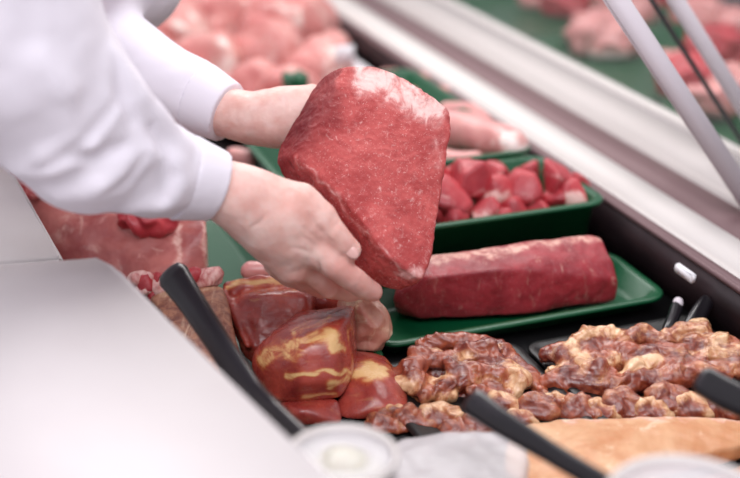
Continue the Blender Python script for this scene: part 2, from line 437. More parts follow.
# ================================================================ HELD STEAK
hp = [(345, 66, 1.375), (378, 66, 1.385), (407, 79, 1.38), (450, 110, 1.365), (452, 130, 1.355), (437, 182, 1.325), (433, 225, 1.30), (430, 262, 1.28), (422, 280, 1.27),
      (388, 256, 1.262), (345, 198, 1.285), (292, 155, 1.335), (330, 120, 1.335), (276, 162, 1.365), (279, 146, 1.375), (298, 115, 1.39), (316, 84, 1.395), (334, 70, 1.39),
      (288, 182, 1.37), (335, 252, 1.335), (362, 280, 1.32), (398, 291, 1.30), (414, 285, 1.285)]
bk = [(350, 78, 1.43), (405, 90, 1.43), (440, 120, 1.41), (430, 180, 1.375), (422, 265, 1.32), (290, 150, 1.42), (315, 95, 1.43), (300, 190, 1.40), (350, 260, 1.37)]
hs = [hull([P(*a) for a in hp+bk], .003)]
# ================================================================ PERSON
coatN = [pxc([(-70, -110, 1.02, 125), (10, 50, 1.08, 102), (88, 138, 1.14, 76), (152, 168, 1.18, 51), (215, 186, 1.21, 35), (240, 196, 1.22, 33)])]
coatF = [pxc([(-10, -80, 1.5, 100), (60, 10, 1.5, 60), (90, 38, 1.5, 50), (150, 76, 1.47, 42), (188, 93, 1.455, 38), (226, 112, 1.44, 30), (245, 118, 1.43, 29)])]
torso = [pxc([(-260, -420, 1.25, 190), (-120, -250, 1.3, 200), (-60, -60, 1.35, 150), (108, -42, 1.58, 82)])]
def ridges(lines, groups, depth_off, k=.01):
    out = []
    for pts, r, off in lines:
        c = []
        for (x, y) in pts:
            d = trace(x, y, groups, k)
            if d: c.append((P(x, y, d+off), r))
        if len(c) > 1: 
            rr = [b for a, b in c]; rr[0] *= .5; rr[-1] *= .4
            out.append(prim([a for a, b in c], rr))
    return out
gN = [(.01, coatN)]
rid = ridges([([(20, 168), (50, 160), (84, 140), (112, 108)], .013, .004), ([(60, 192), (100, 184), (140, 160)], .012, .004), ([(40, 60), (62, 90), (70, 130)], .012, .005),
              ([(115, 60), (135, 95), (160, 125), (180, 145)], .011, .004), ([(130, 206), (160, 202), (178, 185)], .009, .002), ([(150, 150), (172, 165), (178, 200)], .008, .002)], gN, 0)
dN = P(240, 196, 1.22)-P(152, 168, 1.18); dN /= np.linalg.norm(dN)
dN = dN+np.array((.0, .0, 0)); dN /= np.linalg.norm(dN)
eN = P(217, 187, 1.212)
def cut_planes(c0, n, lo, hi):
    return lambda X, d: np.maximum(np.maximum(d, (X-c0.astype(np.float32))@n.astype(np.float32)-hi), lo-(X-c0.astype(np.float32))@n.astype(np.float32))
dF = P(245, 118, 1.43)-P(188, 93, 1.455); dF /= np.linalg.norm(dF)
eF = P(228, 112, 1.44)
def coat_cut(X, d):
    X2 = X
    aN = (X2-eN.astype(np.float32))@dN.astype(np.float32); aF = (X2-eF.astype(np.float32))@dF.astype(np.float32)
    dn = caps(X, coatN[0][1], coatN[0][2]); df = caps(X, coatF[0][1], coatF[0][2])
    near = dn < df
    d = coat_carve(X, d)
    return np.where(near, np.maximum(d, aN+.032), np.maximum(d, aF+.036))
person = thing('person', P(-60, 300, 1.2), 'person in a white coat holding the big steak in both hands over the case', 'person')
WL[person.name] = np.array((*P(-150, 0, 1.35)[:2], -.93)); person.location = WL[person.name]
def groove_pts(lines, groups, r):
    out = []
    for l in lines:
        c = []
        for x, y in l:
            d_ = trace(x, y, groups, .006)
            if d_: c.append(P(x, y, d_-.0002))
        if len(c) > 1: out.append((c, [r*.4]+[r]*(len(c)-2)+[r*.4]))
    return out
def carve(grs, k):
    def f(X, d):
        for c, r in grs:
            g = -caps(X, c, r); h = np.maximum(k-np.abs(d-g), 0)/k; d = np.maximum(d, g)+h*h*k*.25
        return d
    return f
coat_carve = carve(groove_pts([[(34, 174), (60, 163), (86, 145), (106, 121), (122, 98)], [(66, 160), (96, 158), (124, 146)], [(104, 198), (128, 184), (146, 160)], [(118, 60), (122, 90), (134, 120)], [(152, 128), (166, 150), (170, 176), (164, 198)]], [(.006, coatN+rid), (.01, coatF)], .0045), .010)
me = sdf_mesh([(.006, coatN+rid), (.01, coatF), (.03, torso)], .0035, .02, cut=coat_cut, disp=((.0022, 16, 'f'),), smooth=2)
coat = link('coat', me, M['coat'], person)
def grow(p, g): return ('c', p[1], [r+g for r in p[2]], p[3])
link('cuff', sdf_mesh([(.01, [grow(coatN[0], .0014)])], .002, .01, cut=cut_planes(eN, dN, -.036, .0), disp=((.001, 20, 'f'),), smooth=2), M['coat'], coat)
link('cuff', sdf_mesh([(.01, [grow(coatF[0], .0014)])], .002, .01, cut=cut_planes(eF, dF, -.040, .0), smooth=2), M['coat'], coat)

# body: both arms and hands, joined through the shoulders inside the coat
armN = [pxc([(88, 130, 1.15, 34), (165, 170, 1.19, 30), (215, 186, 1.21, 27.5), (240, 193, 1.215, 25)]), 
        pxc([(238, 197, 1.22, 24), (262, 207, 1.225, 25), (285, 216, 1.225, 24)]), pxc([(238, 205, 1.225, 21), (268, 226, 1.235, 26), (296, 240, 1.24, 24)]),
        pxc([(255, 222, 1.24, 20), (280, 250, 1.25, 21), (292, 268, 1.255, 17)]),
        pxc([(270, 197, 1.225, 18), (300, 205, 1.235, 20), (318, 218, 1.235, 17)])]
thumb = [pxc([(300, 204, 1.235, 19), (322, 220, 1.235, 15), (333, 232, 1.235, 13.5), (343, 243, 1.24, 12.5), (350, 250, 1.245, 11.5)])]
index = [pxc([(296, 238, 1.24, 20), (316, 252, 1.24, 15.5), (335, 266, 1.245, 14), (350, 277, 1.255, 13), (362, 286, 1.268, 12), (373, 292, 1.28, 10)])]
middle = [pxc([(290, 252, 1.255, 17), (308, 270, 1.265, 13.5), (330, 287, 1.285, 12), (350, 291, 1.31, 11), (366, 288, 1.335, 10)])]
ring = [pxc([(286, 262, 1.265, 15), (302, 278, 1.285, 12), (322, 288, 1.315, 11), (345, 286, 1.35, 10)])]
little = [pxc([(276, 264, 1.265, 13), (288, 276, 1.29, 10.5), (305, 283, 1.325, 9.5), (322, 278, 1.355, 8.5)])]
armF = [pxc([(90, 38, 1.5, 32), (170, 86, 1.465, 28), (226, 112, 1.44, 25), (250, 119, 1.435, 25), (275, 121, 1.43, 27), (300, 122, 1.435, 28)]),
        pxc([(262, 112, 1.425, 16), (282, 104, 1.42, 14), (296, 104, 1.425, 13)])]
fgF = [[pxc([(298, 118-4, 1.44, 16), (330, 112, 1.455, 13), (355, 120, 1.462, 11), (375, 128, 1.458, 10)])],
       [pxc([(302, 128, 1.445, 16), (335, 132, 1.46, 12), (362, 142, 1.455, 11), (380, 150, 1.448, 10)])],
       [pxc([(300, 138, 1.445, 15), (332, 150, 1.45, 12), (355, 164, 1.44, 11), (372, 174, 1.43, 10)])],
       [pxc([(296, 145, 1.44, 14), (318, 162, 1.44, 11), (336, 178, 1.43, 10), (350, 188, 1.42, 9)])],
       [pxc([(282, 103, 1.425, 15), (296, 99, 1.425, 13), (312, 95, 1.435, 11), (322, 98, 1.44, 10)])]]
sh_ = [pxc([(88, 130, 1.15, 34), (10, 50, 1.1, 40), (-70, -110, 1.06, 50), (-150, -230, 1.25, 80), (-10, -80, 1.5, 40), (60, 10, 1.5, 34), (90, 38, 1.5, 32)])]
body_groups = [(.008, armN), (.003, thumb), (.003, index), (.003, middle), (.003, ring), (.003, little), (.008, armF)]+[(.003, f) for f in fgF]+[(.01, sh_)]
cr = ridges([([(308, 232), (318, 238), (326, 243)], .0016, 0.0), ([(252, 218), (262, 222), (274, 214)], .0012, 0)], body_groups[:3], 0)
body_cut = carve(groove_pts([[(309, 213), (315, 224), (322, 233), (333, 243)], [(318, 262), (321, 274), (318, 287)]], body_groups[:6], .0022)+
    groove_pts([[(250, 228), (260, 223), (268, 212)], [(337, 262), (342, 256)], [(341, 265), (346, 260)], [(330, 222), (336, 217)], [(333, 227), (339, 221)], [(300, 236), (308, 240), (315, 246)], [(304, 228), (311, 234), (318, 240)], [(294, 248), (303, 250), (311, 254)], [(284, 97), (290, 103), (289, 110)], [(276, 96), (281, 103)]], body_groups, .0011), .0025)
redp = [([(343, 268), (378, 292)], 14, .8), ([(348, 248)], 9, .7), ([(300, 285), (330, 292)], 12, .7), ([(315, 236), (330, 250)], 8, .45), ([(290, 200), (310, 210)], 10, .25), ([(240, 200), (262, 215)], 8, .3)]
redp = [(p if len(p) > 1 else p*2, r, v) for p, r, v in redp]
me = sdf_mesh(body_groups, .0018, .006, smooth=1, cut=body_cut, paint=redp, disp=((.0006, 60, 'f'),))
body = link('body', me, M['skin'], person)
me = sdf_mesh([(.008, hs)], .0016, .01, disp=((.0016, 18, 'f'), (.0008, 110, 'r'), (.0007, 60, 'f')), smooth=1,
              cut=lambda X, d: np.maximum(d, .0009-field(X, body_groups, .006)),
              paint=[([(312, 82), (290, 125)], 30, -.9), ([(278, 165), (318, 205), (352, 245)], 20, -.55), ([(322, 90), (330, 118)], 14, -.6), ([(364, 76), (395, 86), (430, 108)], 17, .85), ([(440, 125), (434, 165)], 5, .4), ([(292, 156), (330, 187), (366, 236), (400, 268)], 2.2, .5), ([(402, 273), (418, 275)], 6, .6)])  # pale patch along the top is a painted sheen, not fat
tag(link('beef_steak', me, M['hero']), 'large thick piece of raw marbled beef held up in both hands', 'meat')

def nail(px, py, d, ax, ay, ang, name='nail'):
    bm = bmesh.new(); bmesh.ops.create_uvsphere(bm, u_segments=20, v_segments=12, radius=1)
    R = Matrix.Rotation(math.pi/2-PITCH, 4, 'X') @ Matrix.Rotation(-math.radians(ang), 4, 'Z')
    bm.transform(Matrix.Translation(Vector(P(px, py, d))) @ R @ Matrix.Diagonal((ax/F*d, ay/F*d, .0022, 1)))
    return link(name, bm_mesh(bm), M['nail'], body)
dt = trace(351, 252, body_groups, .006)
if dt: nail(351.5, 252, dt+.0008, 8.5, 5.8, 42)


# ================================================================ MEAT ON THE TRAYS
def px2(l, z):   # ground points at height z from pixels
    return [G(a, b, z) for a, b in l]
def mt(name, groups, mat, label, cat='meat', group=None, **kw):
    kw.setdefault('zf', .002)
    return tag(link(name, sdf_mesh(groups, **kw), M[mat]), label, cat, group)
uh = np.array(C(1, 0, 0)); vh = np.array(C(0, 1, 0)); zh = np.array((0, 0, 1.))

# beef loin on the shallow green tray
b = [G(392, 300, .035), G(398, 312, .010), G(425, 321, .0085), (G(520, 316, .0085)), G(607, 303, .0085), G(616, 300, .014), G(619, 280, .045), G(612, 258, .066), G(602, 238, .078), G(590, 234, .082),
     G(520, 243, .082), G(430, 254, .078), G(405, 262, .072), G(396, 275, .06), G(500, 268, .074), G(430, 277, .070)]
b += [G(430, 300, .0085)+uh*.045, G(600, 290, .0085)+uh*.05, G(600, 275, .03)+uh*.04]
mt('beef_loin', [hull(b, .004)], 'beef', 'long block of dark red beef loin with a pale fat top on the green tray', vox=.002, disp=((.0024, 20, 'f'), (.0006, 110, 'n')),
   zf=.0105, paint=[([(425, 259), (470, 256), (520, 247), (600, 236)], 6.0, .6), ([(430, 275), (440, 300)], 6, .25)], seed=3)

# diced beef
random.seed(5)
def rock(c, s, n=12, sq=(1, 1, 1)):
    pts = []
    for i in range(n):
        v = Vector((random.gauss(0, 1), random.gauss(0, 1), random.gauss(0, 1))).normalized()
        pts.append(np.array(c)+np.array((v.x*sq[0], v.y*sq[1], v.z*sq[2]))*s*random.uniform(.85, 1.15))
    return hull(pts, .004)
DB = [(444, 205, 22, .085), (470, 182, 24, .10), (438, 184, 16, .092), (500, 176, 17, .085), (497, 196, 18, .085), (524, 190, 19, .09), (548, 182, 18, .10), (572, 196, 16, .085), (556, 203, 14, .078), (484, 214, 14, .075),
      (512, 212, 14, .072), (540, 214, 13, .068), (456, 217, 14, .074), (462, 173, 14, .095), (530, 170, 12, .085), (576, 184, 12, .085), (434, 216, 12, .075), (500, 217, 11, .07), (580, 208, 10, .07)]
DL = ['diced beef cube at the left of the deep tray, touching the held steak', 'tallest red beef cube in the deep tray', 'red beef cube half hidden behind the held steak', 'red beef cube at the back of the tray near its middle',
      'pale pink marbled cube in the middle of the diced beef', 'bright red cube right of the pale one in the diced beef', 'large dark red cube at the back right of the diced beef', 'beef cube with a white fat face at the right end of the tray',
      'beef piece in front of the large dark cube, at right of the tray', 'pale flat beef piece at the front edge of the tray, centre left', 'small beef piece at the front rim, centre of the tray', 'small beef piece at the front rim, centre right of the tray',
      'beef cube at the front rim just right of the held steak', 'beef cube at the very back left of the tray', 'small beef cube at the back edge, right of centre', 'small beef cube at the back right corner of the tray',
      'beef piece low beside the held steak in the deep tray', 'low beef piece buried at the front centre of the tray', 'small beef piece in the front right corner of the tray']
for i, ((x, y, r, z), lb) in enumerate(zip(DB, DL)):
    c = G(x, y, z-.002); d_ = 1.66; s_ = r/F*d_*.98
    mt('diced_beef', [rock(c, s_*1.42, 14)], 'cubes', lb, 'meat', 'diced beef in the deep green tray', vox=.0032, disp=((.0015, 30, 'f'),), paint=([([(x-4, y+4), (x+6, y+6)], 9, .9)] if i in (4, 7, 9) else []), seed=i)

# pink pork pieces in the tray behind, and in the farthest tray
PK = [((432, 128), (470, 132), (512, 146), 20, .085, 'long pale pink pork piece with a white tip in the tray behind the diced beef', 1),
      ((440, 158), (455, 162), (475, 160), 11, .07, 'small pink pork piece in front of the long one, at the tray rim', 0),
      ((448, 112), (470, 112), (485, 122), 11, .08, 'small pink pork piece at the back of the second green tray', 0)]
for i, (a, b_, c_, r, z, lb, wt_) in enumerate(PK):
    mt('pork_piece', [prim([G(*a, z+.002), G(*b_, z+.004), G(*c_, z+.012)], [r/F*1.85, r/F*1.85, r/F*1.5])], 'pink', lb, 'meat', 'pork pieces in the second green tray', vox=.0035, disp=((.003, 14, 'f'),),
       paint=[([(508, 142), (520, 152)], 12, 1.0)] if wt_ else [], seed=i)
FT = [((392, 82), 16, 'pink pork lump at the left of the farthest green tray'), ((414, 84), 14, 'pink pork lump in the middle of the farthest green tray'), ((436, 96), 13, 'pink pork lump at the right end of the farthest green tray'), ((405, 98), 13, 'pink pork lump at the front of the farthest green tray')]
for i, ((x, y), r, lb) in enumerate(FT):
    c = G(x, y, .06)
    mt('pork_piece', [prim([c-vh*.012, c+vh*.012], [r/F*2.0, r/F*1.8])], 'pink', lb, 'meat', 'pork lumps in the farthest green tray', vox=.004, disp=((.004, 14, 'f'),), seed=i+9)

# heap of pork joints far behind, in a white tray
tray('white_tray', 1.99, 3.3, .13, 1.0-.02-.175, .03, M['tag'], 'wide white tray under the blurred heap of pork at the back', z=-.001, r=.03)
HP = [(178, 40, 42, .05), (225, 20, 44, .06), (262, 52, 40, .06), (210, 62, 30, .05), (300, 25, 46, .07), (252, 88, 30, .05), (318, 70, 34, .06), (340, 20, 36, .05), (165, 8, 40, .05), (240, -15, 46, .07), (290, -25, 44, .06), (345, -12, 36, .05),
      (285, 95, 26, .05), (196, -22, 40, .05), (355, 50, 22, .05), (300, 112, 22, .05), (335, 95, 20, .05), (150, 60, 30, .04), (205, 95, 26, .04), (245, 115, 24, .04), (180, 85, 24, .03), (270, 130, 22, .03)]
HD = ['beside the shaded coat edge', 'at the upper left of the heap', 'in the middle of the heap', 'just above the far sleeve', 'at the upper middle of the heap', 'directly above the far cuff', 'left above the held steak', 'at the right end of the heap, upper side', 'at the top left, next to the coat', 'at the top edge, left of the middle', 'at the top edge, right of the middle',
      'at the top right end, beside the white sill', 'just above the far hand', 'farthest back at top left', 'smallest, beside the white price card', 'touching the far wrist', 'low at the right, behind the steak', 'hidden mostly by the far sleeve', 'low, behind the far cuff', 'low, behind the far wrist', 'low at left under the far sleeve', 'low, behind the gap between the arms']
random.seed(11)
for i, ((x, y, r, z), ds_) in enumerate(zip(HP, HD)):
    c = G(x, y, z); sc_ = r/F*((CH-z)/(SP+CP*(y-239)/F))
    vv = float(c@vh); c = c-vh*max(0, vv-(.80-sc_*.9))
    e = Vector((random.gauss(0, 1), random.gauss(0, 1), random.gauss(0, .3))).normalized()*sc_*.6
    c2 = c+np.array(e); c2[2] = max(c2[2], .03); c[2] = max(c[2], sc_*.55)
    mt('pork_joint', [(.02, [prim([c, c2], [sc_*.75, sc_*.5], .1), prim([c+np.array((sc_*.3, -sc_*.3, sc_*.1)), c-np.array(e)*.5], [sc_*.4, sc_*.45], .8 if i % 3 == 0 else .2)])], 'pile',
       'blurred raw pork joint '+ds_, 'meat', 'blurred pork joints heaped at the back', vox=.007, disp=((.016, 8, 'w'), (.005, 24, 'f')), seed=i, fatw=.02, zf=.006)
cd = G(345, 52, .11)
tag(link('price_card', beam(cd-vh*.0+zh*-.02, cd+zh*.012, .035, .002, vh, .0005), M['tag']), 'small white card standing at the right end of the pork heap', 'card')
# leaves of green garnish between the joints
for (x, y), lb in (((295, 82), 'small dark green garnish sprig between the blurred pork joints'),):
    c = G(x, y, .10)
    mt('garnish_sprig', [prim([c+np.array((a, b2, 0)), c+np.array((a*1.8, b2*1.8, .012))], [.012, .004]) for a, b2 in ((.01, 0), (-.01, .004), (0, -.012), (.004, .012))], 'green', lb, 'garnish', vox=.003)

# added trays and meat imitating the case's reflection in the glass
OT = [(1.40, 1.80), (1.83, 2.28), (2.31, 2.80), (2.84, 3.4)]
for (a, b_), lb in zip(OT, ('stand-in for a reflected green tray, at the lower right', 'stand-in for a reflected green tray, its pork piece beside the steel upright', 'stand-in for a reflected green tray, upper middle', 'farthest stand-in for a reflected green tray')):
    tray('meat_tray', a, b_, 1.20, 1.62, .035, M['green'], lb, group='green trays imitating the reflection in the glass')
    
OM = [((605, 38), 32, 'pink', 'large pale pink pork piece imitating a reflection, left of the near steel upright', 1), ((625, 8), 26, 'pink', 'pink pork piece imitating a reflection behind the top of the near steel upright', 0), ((568, 2), 22, 'cubes', 'red pork piece imitating a reflection at the top edge, centre', 0), ((540, -6), 18, 'pink', 'small pink pork piece imitating a reflection, leftmost at the top edge', 0),
      ((690, 78), 26, 'cubes', 'red beef piece imitating a reflection between the upright and its mirrored bar', 0), ((712, 100), 22, 'pink', 'pale pink piece imitating a reflection under the red one at right', 0), ((715, 48), 26, 'cubes', 'red beef piece imitating a reflection behind the mirrored bar', 0), ((735, 85), 22, 'pink', 'pink piece imitating a reflection at the right edge', 0), ((700, 18), 24, 'pink', 'pink piece imitating a reflection near the top right', 0), ((738, 30), 24, 'pink', 'pale piece imitating a reflection in the top right corner', 0),
      ((668, 60), 18, 'pink', 'small pale piece imitating a reflection right of the near steel upright', 0), ((655, -8), 22, 'cubes', 'red piece imitating a reflection at the top edge, between the upright and its mirrored bar', 0)]
for i, ((x, y), r, m_, lb, wt_) in enumerate(OM):
    c = G(x, y, .04); sc_ = r/F*((CH-.04)/(SP+CP*(y-239)/F)); c[2] = max(c[2], sc_*.55)
    mt('reflected_meat', [prim([c-vh*sc_*.25+uh*sc_*.2, c+vh*sc_*.25-uh*sc_*.2], [sc_*.8, sc_*.75])], m_, lb, 'meat', 'meat pieces imitating the reflection in the glass', vox=.006, zf=.01, disp=((.010, 12, 'w'), (.005, 30, 'w')), paint=[([(590, 60), (628, 62)], 10, .9)] if wt_ else [], seed=i+40)

# big pork joint below the sleeve
bp = [P(28, 150, 1.62), P(20, 175, 1.56), P(40, 205, 1.55), P(75, 262, 1.53), P(140, 285, 1.51), P(205, 285, 1.515), P(211, 276, 1.515), P(208, 225, 1.50), P(200, 190, 1.53), P(150, 165, 1.58), P(60, 150, 1.62)]
bp += [P(55, 290, 1.50), P(130, 325, 1.45), P(200, 300, 1.49)]; bp += [p+uh*.08 for p in bp[3:8]]
bp += [np.array((p[0], p[1], .0095)) for p in bp[3:7]]
bp = [np.array((p[0], p[1], max(p[2], .0095))) for p in bp]
mt('pork_joint', [(.006, [hull(bp, .006)])], 'pork', 'big raw pork joint below the white sleeve, in front of the green tray wall', 'meat', vox=.003, cut=lambda X, d: np.maximum(d, -caps(X, [P(184, 205, 1.47), P(192, 240, 1.47), P(193, 280, 1.475)], [.008, .009, .008])),
   disp=((.006, 12, 'f'), (.0015, 40, 'f')), paint=[([(180, 225), (176, 275)], 4, .7), ([(203, 215), (207, 270)], 4, .6), ([(60, 230), (120, 215)], 6, .3)], seed=2)
mt('pork_muscle', [prim([P(130, 219, 1.505), P(150, 222, 1.50), P(168, 222, 1.505)], [.012, .018, .014])], 'cubes', 'dark red muscle end on the big pork joint below the near sleeve', 'meat', vox=.002, disp=((.005, 30, 'w'),))
mt('trimmed_bone_piece', [prim([P(20, 172, 1.53), P(34, 190, 1.53)], [.016, .013], .3)], 'cubes', 'small red piece wedged between the board and the sleeve at left', 'meat', vox=.003, disp=((.003, 20, 'f'),))
# trimmings row
mt('pork_block', [hull([P(a, b, 1.42)+zh*dz_ for a, b in ((138, 290), (210, 290))  for dz_ in (0, -.04)]+[P(a, b, 1.46)-zh*(.01+dz_) for a, b in ((138, 290), (210, 290)) for dz_ in (0, .04)], .004)], 'pork', 'low pork block under the small trimmings, behind the smoked slab', vox=.003, disp=((.003, 20, 'f'),))
TR = [(140, 280, 8, .8), (152, 284, 9, 0), (165, 287, 9, .9), (178, 283, 9, .1), (192, 280, 10, .1), (208, 279, 9, .7), (147, 294, 8, .9), (160, 296, 7, .2)]
TL = ['pale trimming nearest the worktop edge', 'dark red trimming left of the black handle tip', 'white fatty trimming behind the black handle tip', 'red trimming just right of the handle tip', 'red trimming in front of the pork joint', 'pale trimming at the corner of the pork joint', 'white trimming low beside the worktop', 'small red trimming above the smoked rind']
for i, ((x, y, r, f_), lb) in enumerate(zip(TR, TL)):
    c = P(x, y, 1.42)
    mt('meat_trimming', [prim([c-vh*.004, c+vh*.006+zh*.003], [r/F*1.42, r/F*1.3], f_)], 'cubes', lb, 'meat', 'small trimmings in front of the big pork joint', vox=.002, disp=((.004, 45, 'w'),), seed=i)

# smoked rind slab at left
rp = [P(150, 296, 1.40), P(172, 288, 1.41), P(222, 284, 1.41), P(226, 290, 1.405), P(238, 340, 1.33), P(250, 392, 1.27), P(240, 400, 1.26), P(205, 360, 1.28), P(170, 325, 1.33)]
rp += [p+np.array((0, .01, -.035)) for p in rp[:2]+rp[3:6]]+[rp[-1]+np.array((0, .02, -.04))]
mt('smoked_slab', [hull(rp, .004)], 'rind', 'brown smoked slab with streaky grain leaning behind the long black handle', vox=.002, disp=((.002, 25, 'f'),), seed=4, paint=[([(150, 294), (223, 288)], 3, .5)])

# red joint with fat crust
jp = [P(226, 292, 1.43), P(224, 310, 1.40), P(245, 345, 1.37), P(262, 350, 1.36), P(308, 322, 1.37), P(314, 300, 1.385), P(310, 288, 1.40), P(290, 284, 1.42), P(235, 284, 1.43), P(250, 292, 1.385), P(305, 296, 1.38)]
jp += [np.array((p[0], p[1], .0095)) for p in jp[2:5]]; jp += [p+np.array((0, .05, -.01)) for p in jp[1:6]]
mt('cured_joint', [(.004, [hull(jp, .006)]), (.004, [prim([P(228, 286, 1.42), P(260, 280, 1.42), P(300, 285, 1.41)], [.007, .008, .006], .0), prim([P(225, 292, 1.41), P(237, 320, 1.385), P(248, 345, 1.365)], [.005, .005, .004], .1)])], 'cured',
   'raw red joint with crumbly fat crust under the near hand', vox=.0022, disp=((.003, 18, 'f'), (.0012, 70, 'f')), paint=[([(230, 284), (262, 281), (298, 285)], 4, .75), ([(292, 320), (270, 342)], 5, .35)], seed=6)
mt('pork_lump', [prim([G(236, 158, .06), G(248, 160, .06)], [.016, .014])], 'pink', 'pale lump in the tray seen between the two wrists', vox=.004, disp=((.004, 20, 'f'),))
mt('pork_lump', [prim([P(250, 271, 1.46), P(285, 270, 1.46)], [.012, .010])], 'pink', 'pale pink lump behind the crusted red joint', vox=.003, disp=((.003, 20, 'f'),))
mt('dark_meat_piece', [prim([P(318, 300, 1.42), P(335, 305, 1.42)], [.016, .012])], 'cured', 'dark red piece in the shadow under the fingers', vox=.0025, disp=((.003, 30, 'f'),))

# knuckle, striped ham and ham with fat cap
mt('pork_knuckle', [(.006, [prim([P(356, 303, 1.395), P(360, 322, 1.39)], [.021, .022]), prim([P(364, 334, 1.38), P(372, 338, 1.38)], [.016, .012]), prim([P(376, 318, 1.38), P(378, 330, 1.38)], [.012, .010], .3)])], 'knuckle', 'pale rounded pork knuckle under the fingertips, on the green tray corner', vox=.002, disp=((.004, 28, 'w'), (.001, 80, 'f')), seed=8, paint=[([(350, 300), (352, 315)], 9, .6)])
hm = [P(290, 323, 1.335), P(345, 313, 1.32), P(351, 316, 1.32), P(354, 340, 1.315), P(354, 370, 1.31), P(350, 384, 1.305), P(340, 398, 1.30), P(300, 404, 1.295), P(272, 404, 1.30), P(262, 392, 1.31), P(251, 368, 1.325), P(250, 355, 1.33), P(262, 340, 1.335),
      P(300, 350, 1.275), P(335, 345, 1.285), P(300, 385, 1.275), P(335, 380, 1.28), P(275, 370, 1.29), P(292, 332, 1.305), P(342, 322, 1.30)]
hm += [p+np.array((.004, .045, -.008)) for p in hm[:9:2]]+[P(262, 385, 1.35)]
mt('ham_chunk', [hull(hm, .004)], 'cured', 'shiny cured ham chunk with orange and cream fat streaks, cut flat at right', vox=.0018, disp=((.0016, 22, 'f'), (.0005, 90, 'n')), seed=5,
   paint=[([(268, 350), (300, 340), (322, 336)], 7, .62), ([(262, 360), (300, 354)], 6, .62), ([(332, 332), (338, 348)], 6, 1.0), ([(285, 378), (320, 371), (350, 372)], 2.6, .9), ([(296, 330), (330, 320)], 3, .5), ([(330, 384), (348, 380)], 4, .8), ([(300, 396), (335, 395)], 2.5, .6), ([(349, 318), (352, 380)], 2, .45)])
h2 = [P(345, 362, 1.335), P(370, 358, 1.34), P(388, 366, 1.335), P(402, 385, 1.32), P(411, 408, 1.305), P(409, 418, 1.30), P(385, 425, 1.295), P(350, 428, 1.295), P(330, 420, 1.30), P(340, 400, 1.30), P(375, 390, 1.29), P(360, 415, 1.28), P(395, 410, 1.285)]
h2 += [p+np.array((0, .04, -.005)) for p in h2[:8:2]]
mt('ham_chunk', [hull(h2, .006)], 'cured', 'dark red ham piece with a yellow fat cap, right of the striped chunk', vox=.0018, disp=((.0016, 22, 'f'),), seed=15, paint=[([(356, 372), (372, 370), (384, 372)], 9, 1.0)])
mt('ham_chunk', [hull([P(270, 398, 1.31), P(340, 398, 1.30), P(345, 425, 1.28), P(280, 425, 1.28), P(270, 415, 1.30), P(300, 410, 1.27), P(300, 410, 1.34)], .006)], 'cured', 'low dark ham piece beneath the striped chunk, above the clear tub', vox=.002, disp=((.002, 22, 'f'),), seed=25)

# folded marinated pork, left tray
random.seed(21)
def folds(base, n, poly_rng, dep, r=(6, 11), L=26, fat=.22):
    out = list(base); x0, x1, y0, y1 = poly_rng
    for i in range(n):
        x, y = random.uniform(x0, x1), random.uniform(y0, y1); a = random.uniform(-.5, .6)+(math.pi if random.random() < .5 else 0); ch = []; d = dep(x, y); rr = random.uniform(*r); f = 1.0 if random.random() < fat else 0.
        for j in range(4):
            ch.append((x, y, d-.004*math.sin(j), rr*(1-.15*j))); a += random.uniform(-.55, .55); x += L/3*math.cos(a); y += L/3*math.sin(a)*.7
        out.append(pxc(ch, f*.75))
    return out
dl = lambda x, y: 1.375-.0009*(y-335)-.00*(x)
base = [hull([P(418, 342, 1.42), P(500, 346, 1.42), P(520, 355, 1.40), P(548, 395, 1.345), P(530, 408, 1.335), P(440, 412, 1.33), P(405, 400, 1.345), P(402, 382, 1.36), P(416, 350, 1.39), P(420, 395, 1.325), P(510, 398, 1.33), P(440, 350, 1.375), P(505, 356, 1.375),
              P(420, 395, 1.40), P(520, 395, 1.40)], .006)]
ex = [pxc([(420, 345, 1.38, 7), (450, 340, 1.385, 7), (480, 343, 1.385, 7), (500, 348, 1.38, 6)], .0), pxc([(455, 372, 1.35, 7), (470, 362, 1.355, 8), (495, 356, 1.365, 7)], 1), pxc([(408, 400, 1.335, 6), (435, 388, 1.335, 8), (470, 382, 1.335, 8), (500, 378, 1.34, 7)], .15),
      pxc([(506, 368, 1.345, 8), (520, 380, 1.335, 10), (512, 395, 1.33, 8)], .7), pxc([(428, 356, 1.365, 8), (442, 362, 1.36, 7)], .9), pxc([(505, 352, 1.37, 7), (528, 374, 1.35, 7), (545, 395, 1.335, 6)], .1)]
mt('marinated_pork', [(.003, base), (.0025, folds(ex, 22, (415, 505, 350, 398), dl))], 'marin', 'folded slab of brown marinated pork in the left black tray', vox=.0015, k=.004, disp=((.0030, 26, 'w'), (.0014, 70, 'w'), (.0004, 180, 'n')), fatw=.006, seed=7)
